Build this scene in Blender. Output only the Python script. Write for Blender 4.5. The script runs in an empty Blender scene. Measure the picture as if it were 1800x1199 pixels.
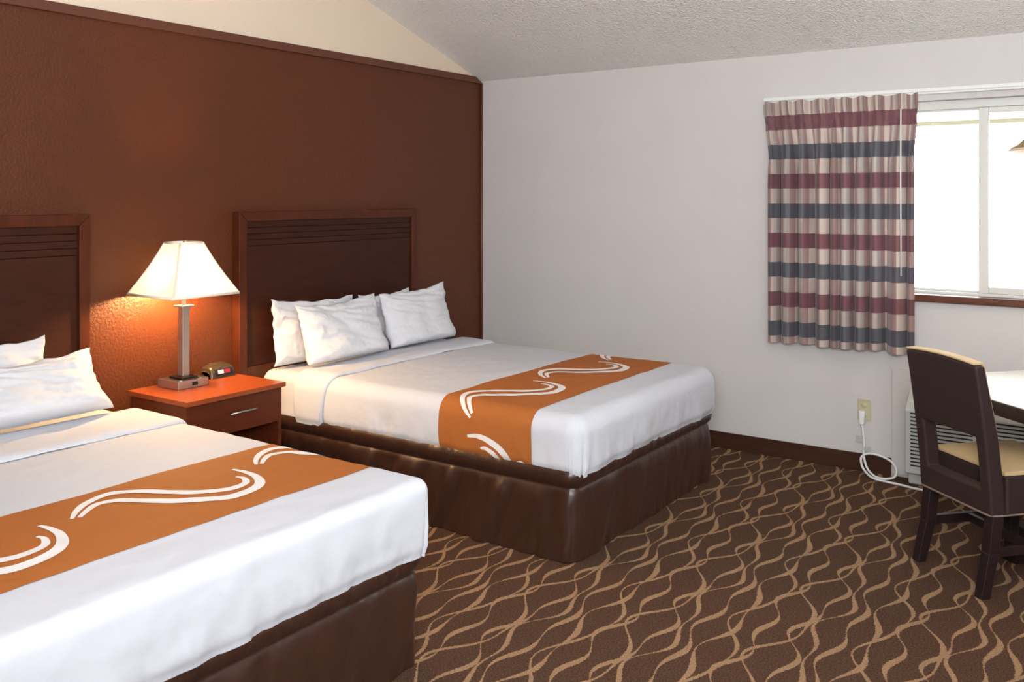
import bpy, bmesh, math, random
from mathutils import Vector, Matrix, noise
PI = math.pi
SC = bpy.context.scene
COL = SC.collection

# ------------------------------------------------------------------ helpers
def lin(c):
    c = c / 255.0
    return c / 12.92 if c <= 0.04045 else ((c + 0.055) / 1.055) ** 2.4

def rgb(r, g, b):
    return (lin(r), lin(g), lin(b), 1.0)

def sm(x, a, b):
    t = max(0.0, min(1.0, (x - a) / (b - a)))
    return t * t * (3 - 2 * t)

def nz(x, y, z=0.0):
    return noise.noise(Vector((x, y, z)))

class MB:
    """Collects vertices, faces, material slots and uvs for ONE mesh."""
    def __init__(self):
        self.v = []; self.f = []; self.m = []; self.uv = {}
    def vert(self, p, uv=None):
        self.v.append(tuple(p))
        if uv: self.uv[len(self.v) - 1] = uv
        return len(self.v) - 1
    def face(self, ids, m=0):
        self.f.append(tuple(ids)); self.m.append(m)
    def grid(self, fn, us, vs, m=0, flip=False, uvfn=None):
        base = len(self.v)
        for v in vs:
            for u in us:
                self.vert(fn(u, v), uvfn(u, v) if uvfn else None)
        n = len(us)
        for j in range(len(vs) - 1):
            for i in range(n - 1):
                q = [base + j * n + i, base + j * n + i + 1, base + (j + 1) * n + i + 1, base + (j + 1) * n + i]
                self.face(q[::-1] if flip else q, m)
    def box(self, x0, x1, y0, y1, z0, z1, m=0):
        b = len(self.v)
        for z in (z0, z1):
            for y in (y0, y1):
                for x in (x0, x1):
                    self.vert((x, y, z))
        for q in ((0, 2, 3, 1), (4, 5, 7, 6), (0, 1, 5, 4), (2, 6, 7, 3), (0, 4, 6, 2), (1, 3, 7, 5)):
            self.face([b + i for i in q], m)
    def hexa(self, pts, m=0):
        b = len(self.v)
        for p in pts: self.vert(p)
        for q in ((0, 3, 2, 1), (4, 5, 6, 7), (0, 1, 5, 4), (1, 2, 6, 5), (2, 3, 7, 6), (3, 0, 4, 7)):
            self.face([b + i for i in q], m)
    def post(self, p0, p1, w0, w1, m=0):
        a = [(p0[0] + sx * w0 / 2, p0[1] + sy * w0 / 2, p0[2]) for sx, sy in ((-1, -1), (1, -1), (1, 1), (-1, 1))]
        c = [(p1[0] + sx * w1 / 2, p1[1] + sy * w1 / 2, p1[2]) for sx, sy in ((-1, -1), (1, -1), (1, 1), (-1, 1))]
        self.hexa(a + c, m)
    def tube(self, pts, r, n=10, m=0, closed=False):
        pts = [Vector(p) for p in pts]
        N = len(pts); b = len(self.v); up = Vector((0, 0, 1)); prev = None
        for i, p in enumerate(pts):
            if closed: t = pts[(i + 1) % N] - pts[i - 1]
            else: t = pts[min(i + 1, N - 1)] - pts[max(i - 1, 0)]
            t.normalize()
            if prev is None:
                prev = t.orthogonal().normalized()
            s = (prev - t * prev.dot(t)).normalized(); prev = s
            q = t.cross(s)
            rr = r[i] if isinstance(r, (list, tuple)) else r
            for k in range(n):
                a = 2 * PI * k / n
                self.vert(p + (s * math.cos(a) + q * math.sin(a)) * rr)
        for i in range(N if closed else N - 1):
            j = (i + 1) % N
            for k in range(n):
                self.face([b + i * n + k, b + i * n + (k + 1) % n, b + j * n + (k + 1) % n, b + j * n + k], m)
        if not closed:
            self.face([b + k for k in range(n)][::-1], m)
            self.face([b + (N - 1) * n + k for k in range(n)], m)
    def lathe(self, prof, c=(0, 0), n=40, m=0):
        b = len(self.v)
        for r, z in prof:
            for k in range(n):
                a = 2 * PI * k / n
                self.vert((c[0] + r * math.cos(a), c[1] + r * math.sin(a), z))
        for i in range(len(prof) - 1):
            for k in range(n):
                self.face([b + i * n + k, b + i * n + (k + 1) % n, b + (i + 1) * n + (k + 1) % n, b + (i + 1) * n + k], m)
    def obj(self, name, mats, parent=None, smooth=True, bevel=0.0, seg=2, angle=40, auto=None):
        me = bpy.data.meshes.new(name)
        off = Vector((0, 0, 0))
        if parent is not None and not parent.get('_local'):
            off = Vector(parent['_org']) if '_org' in parent else parent.location
        me.from_pydata([tuple(Vector(p) - off) for p in self.v], [], self.f)
        if not isinstance(mats, (list, tuple)): mats = [mats]
        for mm in mats: me.materials.append(mm)
        me.polygons.foreach_set('material_index', self.m)
        me.polygons.foreach_set('use_smooth', [smooth] * len(self.f))
        if self.uv:
            uvl = me.uv_layers.new(name='UVMap')
            for lp in me.loops:
                uvl.data[lp.index].uv = self.uv.get(lp.vertex_index, (0, 0))
        me.validate(); me.update()
        o = bpy.data.objects.new(name, me); COL.objects.link(o)
        if parent is not None:
            o.parent = parent
            if '_org' in parent: o['_org'] = parent['_org']
            elif not parent.get('_local'): o['_org'] = tuple(parent.location)
            if parent.get('_local'): o['_local'] = 1
        if bevel > 0:
            md = o.modifiers.new('Bevel', 'BEVEL'); md.width = bevel; md.segments = seg
            md.limit_method = 'ANGLE'; md.angle_limit = math.radians(angle)
        if smooth and (auto or bevel > 0):
            wn = o.modifiers.new('WN', 'WEIGHTED_NORMAL'); wn.keep_sharp = True
        return o

def tag(o, label, cat, group=None):
    o['label'] = label; o['category'] = cat
    if group: o['group'] = group
    return o

def thing(name, label, cat, loc=(0, 0, 0), rz=0.0, group=None, local=False):
    o = bpy.data.objects.new(name, None); COL.objects.link(o)
    o.location = loc; o.rotation_euler = (0, 0, rz); o.empty_display_size = 0.1
    if local: o['_local'] = 1
    return tag(o, label, cat, group)

def struct(o):
    o['kind'] = 'structure'; return o

def catmull(pts, n=8):
    P = [Vector(p) for p in pts]; out = []
    for i in range(len(P) - 1):
        p0 = P[i - 1] if i > 0 else P[i] * 2 - P[i + 1]
        p1, p2 = P[i], P[i + 1]
        p3 = P[i + 2] if i + 2 < len(P) else P[i + 1] * 2 - P[i]
        for k in range(n):
            t = k / n
            out.append(0.5 * ((2 * p1) + (p2 - p0) * t + (2 * p0 - 5 * p1 + 4 * p2 - p3) * t * t + (3 * p1 - p0 - 3 * p2 + p3) * t ** 3))
    out.append(P[-1]); return out

def lsp(a, b, n):
    return [a + (b - a) * i / (n - 1) for i in range(n)]

# ------------------------------------------------------------------ materials
class NT:
    def __init__(self, name):
        self.m = bpy.data.materials.new(name); self.m.use_nodes = True
        self.t = self.m.node_tree; self.t.nodes.clear()
        self.out = self.t.nodes.new('ShaderNodeOutputMaterial')
    def n(self, typ, **kw):
        nd = self.t.nodes.new('ShaderNode' + typ)
        for k, v in kw.items():
            if k.startswith('i_'):
                key = k[2:]; key = int(key) if key.isdigit() else key.replace('_', ' ')
                self.set(nd.inputs[key], v)
            else: setattr(nd, k, v)
        return nd
    def set(self, inp, v):
        if isinstance(v, bpy.types.NodeSocket): self.t.links.new(v, inp)
        else: inp.default_value = v
    def math(self, op, a, b=0.0, c=0.0):
        nd = self.t.nodes.new('ShaderNodeMath'); nd.operation = op
        self.set(nd.inputs[0], a); self.set(nd.inputs[1], b); self.set(nd.inputs[2], c)
        return nd.outputs[0]
    def mix(self, f, a, b):
        nd = self.t.nodes.new('ShaderNodeMix'); nd.data_type = 'RGBA'
        self.set(nd.inputs[0], f); self.set(nd.inputs[6], a); self.set(nd.inputs[7], b)
        return nd.outputs[2]
    def coord(self, which='Object', scale=(1, 1, 1)):
        tc = self.n('TexCoord'); mp = self.n('Mapping')
        self.t.links.new(tc.outputs[which], mp.inputs[0]); mp.inputs['Scale'].default_value = scale
        return mp.outputs[0]
    def noise(self, vec, scale, detail=2.0, rough=0.5):
        nd = self.n('TexNoise'); self.t.links.new(vec, nd.inputs['Vector'])
        nd.inputs['Scale'].default_value = scale; nd.inputs['Detail'].default_value = detail
        nd.inputs['Roughness'].default_value = rough
        return nd.outputs['Fac']
    def ramp(self, fac, stops, interp='LINEAR'):
        nd = self.n('ValToRGB'); self.set(nd.inputs[0], fac); cr = nd.color_ramp; cr.interpolation = interp
        while len(cr.elements) < len(stops): cr.elements.new(0.5)
        for e, (p, c) in zip(cr.elements, stops): e.position = p; e.color = c
        return nd.outputs[0]
    def bump(self, h, strength=0.3, dist=0.01, normal=None):
        nd = self.n('Bump'); self.set(nd.inputs['Height'], h)
        nd.inputs['Strength'].default_value = strength; nd.inputs['Distance'].default_value = dist
        if normal is not None: self.t.links.new(normal, nd.inputs['Normal'])
        return nd.outputs[0]
    def bsdf(self, color, rough=0.5, metal=0.0, normal=None, spec=0.5, sheen=0.0, sheen_tint=None, coat=0.0, trans=0.0, emit=None, es=0.0):
        nd = self.n('BsdfPrincipled')
        self.set(nd.inputs['Base Color'], color); self.set(nd.inputs['Roughness'], rough)
        nd.inputs['Metallic'].default_value = metal; nd.inputs['Specular IOR Level'].default_value = spec
        nd.inputs['Sheen Weight'].default_value = sheen
        if sheen_tint: nd.inputs['Sheen Tint'].default_value = sheen_tint
        nd.inputs['Coat Weight'].default_value = coat; nd.inputs['Coat Roughness'].default_value = 0.15
        if emit: nd.inputs['Emission Color'].default_value = emit; nd.inputs['Emission Strength'].default_value = es
        if normal is not None: self.t.links.new(normal, nd.inputs['Normal'])
        return nd.outputs[0]
    def done(self, sh):
        self.t.links.new(sh, self.out.inputs[0]); return self.m

def simple(name, c, rough=0.5, metal=0.0, bs=0.0, bstr=0.2, dist=0.002, **kw):
    T = NT(name); nrm = None
    if bs: nrm = T.bump(T.noise(T.coord(), bs, 3.0), bstr, dist)
    return T.done(T.bsdf(c, rough, metal, nrm, **kw))

def m_paint(name, c, bs, bstr, dist, rough):
    T = NT(name); co = T.coord()
    h = T.noise(co, bs, 3.0, 0.55)
    col = T.mix(T.noise(co, 3.0, 2.0), c, tuple(x * 0.93 for x in c[:3]) + (1,))
    return T.done(T.bsdf(col, rough, 0, T.bump(h, bstr, dist), spec=0.3))

M = {}
M['brown_wall'] = m_paint('brown_wall_paint', rgb(87, 44, 22), 75, 0.6, 0.008, 0.4)
M['cream_wall'] = m_paint('cream_paint', rgb(222, 204, 182), 90, 0.25, 0.004, 0.7)
M['white_wall'] = m_paint('white_wall_paint', rgb(204, 199, 196), 90, 0.2, 0.003, 0.6)
M['ceiling'] = m_paint('popcorn_ceiling', rgb(246, 242, 236), 75, 1.0, 0.02, 0.9)
M['brown_trim'] = simple('brown_painted_trim', rgb(90, 48, 31), 0.45)
M['white_plastic'] = simple('white_plastic', rgb(225, 225, 220), 0.4)
M['white_vinyl'] = simple('white_vinyl', rgb(208, 208, 202), 0.35)
M['ivory'] = simple('ivory_plastic', rgb(186, 178, 146), 0.4)
M['dark_gap'] = simple('dark_gap', rgb(30, 30, 32), 0.8)
M['grey_metal'] = simple('grey_painted_metal', rgb(196, 198, 194), 0.4)

def m_wood(name, c1, c2, axis_scale, rough, coat=0.0, spec=0.5):
    T = NT(name); co = T.coord('Object', axis_scale)
    f = T.noise(co, 6.0, 5.0, 0.6)
    col = T.mix(T.ramp(f, [(0.3, (0, 0, 0, 1)), (0.7, (1, 1, 1, 1))]), c1, c2)
    return T.done(T.bsdf(col, rough, 0, T.bump(f, 0.05, 0.002), coat=coat, spec=spec * 0.45))
M['headboard'] = m_wood('dark_cherry_veneer', rgb(60, 27, 14), rgb(48, 20, 10), (4, 1, 6), 0.45)
M['headboard_frame'] = m_wood('dark_cherry_frame', rgb(82, 38, 19), rgb(66, 30, 15), (4, 4, 1), 0.35)
M['groove'] = simple('groove_shadow_line', rgb(38, 18, 12), 0.6)
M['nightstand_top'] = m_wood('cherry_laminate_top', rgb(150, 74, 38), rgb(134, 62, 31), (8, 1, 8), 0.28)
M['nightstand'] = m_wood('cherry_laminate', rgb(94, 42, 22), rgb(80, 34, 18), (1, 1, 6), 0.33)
M['sill'] = m_wood('stained_sill_wood', rgb(106, 62, 40), rgb(70, 40, 28), (1, 6, 6), 0.4)
M['baseboard'] = m_wood('baseboard_wood', rgb(68, 41, 27), rgb(54, 31, 20), (1, 6, 6), 0.45)
M['dark_wood'] = simple('espresso_wood', rgb(34, 22, 22), 0.35)
M['table_top'] = m_wood('pale_laminate_top', rgb(240, 236, 228), rgb(230, 225, 215), (1, 8, 8), 0.3)
M['table_edge'] = simple('espresso_table_edge', rgb(40, 27, 26), 0.4)

def m_linen(name, c, wr=0.35):
    T = NT(name); co = T.coord('Object')
    big = T.noise(co, 9.0, 3.0, 0.55)
    fine = T.noise(co, 420.0, 1.0)
    nrm = T.bump(fine, 0.08, 0.0006, T.bump(big, wr, 0.012))
    return T.done(T.bsdf(c, 0.75, 0, nrm, spec=0.12, sheen=0.0))
M['linen'] = m_linen('white_cotton', rgb(203, 205, 212))
M['pillow'] = m_linen('white_pillowcase', rgb(214, 214, 218), 0.5)
M['runner'] = m_linen('burnt_orange_cotton', rgb(166, 98, 48), 0.3)
M['runner_white'] = m_linen('white_print', rgb(232, 228, 226), 0.2)

def m_satin():
    T = NT('brown_satin'); co = T.coord('Object')
    n1 = T.noise(T.coord('Object', (1, 1, 0.3)), 17.0, 3.0)
    weave = T.noise(T.coord('Object', (1, 1, 0.1)), 300.0, 1.0)
    nrm = T.bump(n1, 0.45, 0.012)
    return T.done(T.bsdf(T.mix(n1, rgb(46, 26, 17), rgb(60, 35, 24)), 0.36, 0, nrm, spec=0.6, sheen=0.05, sheen_tint=rgb(200, 150, 140)))
M['satin'] = m_satin()

def m_chair():
    T = NT('brown_upholstery'); co = T.coord('Object')
    w = T.noise(co, 500.0, 1.0)
    return T.done(T.bsdf(T.mix(w, rgb(36, 23, 23), rgb(50, 34, 33)), 0.6, 0, T.bump(w, 0.2, 0.001), spec=0.32, sheen=0.03, sheen_tint=rgb(255, 225, 180)))
M['chair'] = m_chair()
M['beige'] = m_linen('beige_chair_layer', rgb(190, 164, 124), 0.15)
M['piping'] = simple('chair_piping', rgb(120, 98, 88), 0.7)

M['nickel'] = simple('brushed_nickel', rgb(190, 184, 172), 0.33, 0.85)
M['dark_metal'] = simple('dark_bronze_metal', rgb(84, 74, 66), 0.35, 1.0)
M['black'] = simple('black_plastic', rgb(22, 22, 24), 0.35)
M['clock_body'] = simple('bronze_grey_plastic', rgb(78, 66, 50), 0.3, 0.4)
M['clock_face'] = simple('smoked_face', rgb(38, 33, 34), 0.18)
M['clock_label'] = simple('white_label', rgb(225, 220, 220), 0.5)
T_ = NT('red_led_display'); M['led'] = T_.done(T_.bsdf(rgb(150, 40, 48), 0.3, emit=rgb(255, 50, 60), es=0.08))
T_ = NT('lit_bulb'); e_ = T_.n('Emission'); e_.inputs[0].default_value = (1.0, 0.60, 0.26, 1); e_.inputs[1].default_value = 1750.0
M['bulb'] = T_.done(e_.outputs[0]); BULB = e_

T_ = NT('pendant_bulb_glow'); e2 = T_.n('Emission'); e2.inputs[0].default_value = (1.0, 0.66, 0.36, 1); e2.inputs[1].default_value = 70.0
M['pendant_bulb'] = T_.done(e2.outputs[0])

def m_shade(name, fac):
    T = NT(name); co = T.coord('Object')
    w = T.noise(co, 300.0, 1.0)
    nrm = T.bump(w, 0.1, 0.0006)
    d = T.n('BsdfDiffuse'); d.inputs[0].default_value = rgb(245, 236, 220); T.t.links.new(nrm, d.inputs['Normal'])
    t = T.n('BsdfTranslucent'); t.inputs[0].default_value = rgb(246, 236, 214)
    mx = T.n('MixShader'); mx.inputs[0].default_value = fac
    T.t.links.new(d.outputs[0], mx.inputs[1]); T.t.links.new(t.outputs[0], mx.inputs[2])
    return T.done(mx.outputs[0])
M['shade'] = m_shade('lamp_shade_fabric', 0.055)
M['shade_trim'] = m_shade('shade_trim_tape', 0.012)
M['pendant'] = simple('bronze_pendant_shade', rgb(150, 122, 72), 0.5)
M['pendant_in'] = simple('pendant_inner_white', rgb(235, 215, 205), 0.6)
M['cord'] = simple('white_cord', rgb(226, 226, 222), 0.45)
M['tag'] = simple('grey_paper_tag', rgb(178, 176, 178), 0.7)

def m_glass():
    T = NT('window_glass')
    tr = T.n('BsdfTransparent'); tr.inputs[0].default_value = (0.95, 0.97, 0.97, 1)
    gl = T.n('BsdfGlossy'); gl.inputs['Roughness'].default_value = 0.02
    fr = T.n('Fresnel'); fr.inputs[0].default_value = 1.45
    mx = T.n('MixShader'); T.t.links.new(fr.outputs[0], mx.inputs[0])
    T.t.links.new(tr.outputs[0], mx.inputs[1]); T.t.links.new(gl.outputs[0], mx.inputs[2])
    return T.done(mx.outputs[0])
M['glass'] = m_glass()
M['soffit'] = simple('white_soffit', rgb(235, 235, 230), 0.8)
M['fascia'] = simple('beige_fascia', rgb(120, 112, 88), 0.7)
M['outside'] = simple('pale_ground', rgb(200, 198, 192), 0.9)

def m_carpet():
    T = NT('carpet_wave_pattern'); tc = T.n('TexCoord'); sp = T.n('SeparateXYZ')
    T.t.links.new(tc.outputs['Object'], sp.inputs[0])
    wob = T.noise(tc.outputs['Object'], 150.0, 1.0)
    X = T.math('ADD', sp.outputs[0], T.math('MULTIPLY', T.math('SUBTRACT', wob, 0.5), 0.012)); Y = sp.outputs[1]
    W, L = 0.43, 0.62
    def wave(per, ph):
        return T.math('SINE', T.math('MULTIPLY_ADD', Y, 2 * PI / per, ph))
    # (centre, amplitude at L, phase, amplitude at L/2, phase, base half width, width gain, phase)
    ln = [(0.02, .030, 0.3, .020, 1.0, .0045, .0025, 0.0),
          (0.085, .012, 2.2, .018, 0.2, .0055, .0040, 1.3),
          (0.165, .024, 4.0, .014, 2.7, .0050, .0035, 2.6),
          (0.20, .052, 0.9, .012, 4.1, .0040, .0020, 4.0),
          (0.265, .014, 5.2, .024, 5.0, .0055, .0040, 0.7),
          (0.345, .058, 3.3, .016, 1.9, .0048, .0022, 3.3),
          (0.395, .030, 0.4, .022, 3.6, .0052, .0035, 5.0)]
    mask = None
    for c, a1, p1, a2, p2, w0, w1, pw in ln:
        f = T.math('MULTIPLY_ADD', wave(L, p1), a1, c)
        f = T.math('MULTIPLY_ADD', wave(L / 2, p2), a2, f)
        d = T.math('ABSOLUTE', T.math('WRAP', T.math('SUBTRACT', X, f), W / 2, -W / 2))
        w = T.math('MULTIPLY_ADD', wave(L / 2, pw), w1 * 1.45, w0 * 1.38)
        k = T.math('LESS_THAN', d, w)
        mask = k if mask is None else T.math('MAXIMUM', mask, k)
    loop = T.noise(tc.outputs['Object'], 170.0, 3.0, 0.75)
    dark = T.mix(T.ramp(loop, [(0.3, (0, 0, 0, 1)), (0.7, (1, 1, 1, 1))]), rgb(38, 24, 17), rgb(102, 75, 58))
    light = T.mix(T.ramp(loop, [(0.3, (0, 0, 0, 1)), (0.7, (1, 1, 1, 1))]), rgb(118, 90, 66), rgb(170, 138, 106))
    col = T.mix(mask, dark, light)
    return T.done(T.bsdf(col, 0.95, 0, T.bump(loop, 0.7, 0.004), spec=0.1, sheen=0.0))
M['carpet'] = m_carpet()

def m_curtain():
    T = NT('striped_curtain_fabric'); uv = T.n('UVMap'); sp = T.n('SeparateXYZ')
    T.t.links.new(uv.outputs[0], sp.inputs[0])
    v = T.math('FRACT', T.math('MULTIPLY', sp.outputs[1], 1 / 0.3368))
    u = T.math('FRACT', T.math('MULTIPLY', sp.outputs[0], 1 / 0.19))
    cr = T.ramp(u, [(0.0, rgb(186, 170, 160)), (0.34, rgb(150, 122, 116)), (0.5, rgb(178, 164, 156)), (0.66, rgb(152, 143, 140)), (0.78, rgb(142, 116, 110))], 'CONSTANT')  # u repeats once per fold: painted light and dark fold sides plus fabric stripes
    ma = T.ramp(u, [(0.0, rgb(116, 76, 80)), (0.3, rgb(104, 66, 72)), (0.6, rgb(112, 74, 82)), (0.8, rgb(98, 62, 66))], 'CONSTANT')
    sl = T.ramp(u, [(0.0, rgb(86, 84, 90)), (0.3, rgb(76, 74, 82)), (0.6, rgb(88, 90, 96)), (0.8, rgb(72, 68, 76))], 'CONSTANT')
    isma = T.math('COMPARE', v, 0.375, 0.125); issl = T.math('COMPARE', v, 0.875, 0.125)
    col = T.mix(issl, T.mix(isma, cr, ma), sl)
    weave = T.noise(T.coord('UV', (900, 500, 1)), 1.0, 1.0)
    nrm = T.bump(weave, 0.15, 0.0006)
    p = T.bsdf(col, 0.65, 0, nrm, spec=0.3, sheen=0.2)
    t = T.n('BsdfTranslucent'); T.set(t.inputs[0], col)
    mx = T.n('MixShader'); mx.inputs[0].default_value = 0.06
    T.t.links.new(p, mx.inputs[1]); T.t.links.new(t.outputs[0], mx.inputs[2])
    return T.done(mx.outputs[0])
M['curtain'] = m_curtain()

# ------------------------------------------------------------------ room shell
XR, YF, EAVE, SLOPE = 5.6, -7.0, 2.352, 0.325
RIDGE_Y = -3.5
def ceil_z(y): return EAVE + SLOPE * (-y if y > RIDGE_Y else (y - YF))
ZB = 2.345                                            # brown paint ends here, cream gable above
b = MB(); b.box(-0.12, XR + 0.12, YF - 0.12, 0.12, -0.1, 0.0)
struct(b.obj('floor', M['carpet'], smooth=False))
b = MB(); b.box(-0.1, 0, YF, 0.0, 0, ZB, 0)
pts = [(0.0, ZB), (0.0, ceil_z(0)), (RIDGE_Y, ceil_z(RIDGE_Y)), (YF, ceil_z(YF)), (YF, ZB)]
i0 = [b.vert((0, y, z)) for y, z in pts]; i1 = [b.vert((-0.1, y, z)) for y, z in pts]
b.face(i0, 1); b.face(i1[::-1], 1)
struct(b.obj('wall_left', [M['brown_wall'], M['cream_wall']], smooth=False))
b = MB()
pts = [(0.0, 0.0), (0.0, ceil_z(0)), (RIDGE_Y, ceil_z(RIDGE_Y)), (YF, ceil_z(YF)), (YF, 0)]
i0 = [b.vert((XR, y, z)) for y, z in pts]; i1 = [b.vert((XR + 0.1, y, z)) for y, z in pts]
b.face(i0[::-1]); b.face(i1)
struct(b.obj('wall_right', M['white_wall'], smooth=False))
WX0, WX1, WZ0, WZ1 = 2.30, 4.19, 0.985, 2.035          # window opening
b = MB()
b.box(-0.1, WX0, 0, 0.12, 0, EAVE); b.box(WX1, XR + 0.1, 0, 0.12, 0, EAVE)
b.box(WX0, WX1, 0, 0.12, 0, WZ0); b.box(WX0, WX1, 0, 0.12, WZ1, EAVE)
struct(b.obj('wall_back', M['white_wall'], smooth=False))
b = MB(); b.box(-0.1, XR + 0.1, YF - 0.12, YF, 0, ceil_z(YF))
struct(b.obj('wall_front', M['white_wall'], smooth=False))
b = MB()
prof = [(0.12, ceil_z(0) - SLOPE * 0.12), (RIDGE_Y, ceil_z(RIDGE_Y)), (YF - 0.12, ceil_z(YF) - SLOPE * 0.12)]
for (ya, za), (yb, zb) in zip(prof, prof[1:]):
    b.hexa([(-0.12, ya, za), (XR + 0.12, ya, za), (XR + 0.12, yb, zb), (-0.12, yb, zb),
            (-0.12, ya, za + 0.1), (XR + 0.12, ya, za + 0.1), (XR + 0.12, yb, zb + 0.1), (-0.12, yb, zb + 0.1)])
struct(b.obj('ceiling', M['ceiling'], smooth=False))
# brown cap moulding along the brown wall, its end cut to the slope of the ceiling
b = MB(); zt, zb_, d = 2.378, 2.333, 0.018
ye = -(zt - EAVE) / SLOPE - 0.004
b.hexa([(0.0005, YF, zb_), (d, YF, zb_), (d, -0.002, zb_), (0.0005, -0.002, zb_), (0.0005, YF, zt), (d, YF, zt), (d, ye, zt), (0.0005, ye, zt)])
struct(b.obj('trim_1', M['brown_trim'], bevel=0.003))
b = MB(); b.tube([(0.006, -0.006, 0.0), (0.006, -0.006, 2.34)], 0.011, 10)
struct(b.obj('trim_2', M['brown_trim']))
b = MB(); b.box(0.012, 2.80, -0.013, -0.0005, 0.0, 0.096)
struct(b.obj('baseboard_back', M['baseboard'], bevel=0.003))
b = MB(); b.box(0.0005, 0.012, YF, -0.014, 0.0, 0.096)
struct(b.obj('baseboard_left', M['baseboard'], bevel=0.003))

# window: outer frame, fixed pane on the left, sliding sash on the right
win = struct(bpy.data.objects.new('window_1', None)); COL.objects.link(win); win.location = (3.245, 0.08, WZ0)
def ring(b, x0, x1, z0, z1, y0, y1, l, r, bt, tp):
    b.box(x0, x0 + l, y0, y1, z0, z1); b.box(x1 - r, x1, y0, y1, z0, z1)
    b.box(x0 + l, x1 - r, y0, y1, z0, z0 + bt); b.box(x0 + l, x1 - r, y0, y1, z1 - tp, z1)
b = MB(); ring(b, WX0, WX1, WZ0, WZ1, 0.055, 0.119, 0.045, 0.045, 0.028, 0.045)
b.obj('window_frame', M['white_vinyl'], win, bevel=0.004)
b = MB(); ring(b, 3.218, WX1 - 0.045, WZ0 + 0.028, WZ1 - 0.045, 0.062, 0.088, 0.048, 0.045, 0.035, 0.03)
sash = b.obj('sliding_sash', M['white_vinyl'], win, bevel=0.004)
b = MB(); ring(b, WX0 + 0.045, 3.235, WZ0 + 0.028, WZ1 - 0.045, 0.09, 0.112, 0.014, 0.02, 0.012, 0.012)
fix = b.obj('fixed_sash', M['white_vinyl'], win, bevel=0.003)
b = MB(); b.box(WX0 + 0.059, 3.215, 0.099, 0.103, WZ0 + 0.04, WZ1 - 0.057); b.obj('glass_pane', M['glass'], fix, smooth=False)
b = MB(); b.box(3.266, WX1 - 0.09, 0.073, 0.077, WZ0 + 0.063, WZ1 - 0.075); b.obj('glass_pane', M['glass'], sash, smooth=False)
# wooden sill board
b = MB(); b.box(WX0 - 0.03, WX1 + 0.03, -0.045, 0.054, 0.962, 0.9995)
struct(b.obj('trim_3', M['sill'], bevel=0.004))
# eave outside the window and the ground beyond
b = MB(); b.box(0.5, 6.0, 0.121, 0.72, 1.975, 2.02, 0)
ev = struct(b.obj('trim_4', M['soffit'], smooth=False))
b = MB(); b.box(0.5, 6.0, 0.721, 0.74, 1.95, 2.12); b.obj('fascia_board', M['fascia'], ev, smooth=False)
b = MB(); b.box(-30, 40, 0.13, 60, -3.1, -3.0)
g = struct(b.obj('ground_outside', M['outside'], smooth=False))

# ------------------------------------------------------------------ beds
A_PTS = [(1.482, -3.887), (1.434, -3.848), (1.391, -3.795), (1.365, -3.728), (1.382, -3.678), (1.455, -3.618), (1.545, -3.570), (1.593, -3.530), (1.626, -3.479), (1.630, -3.433), (1.614, -3.390), (1.571, -3.366), (1.538, -3.369)]
B_PTS = [(1.487, -3.868), (1.443, -3.815), (1.421, -3.768), (1.447, -3.715), (1.511, -3.680), (1.570, -3.640), (1.610, -3.607), (1.650, -3.570), (1.688, -3.520), (1.694, -3.468), (1.679, -3.403), (1.646, -3.361), (1.583, -3.328), (1.524, -3.318), (1.464, -3.325)]
XF, TOPZ, HEM, WH = 2.048, 0.607, 0.362, 0.725

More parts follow.
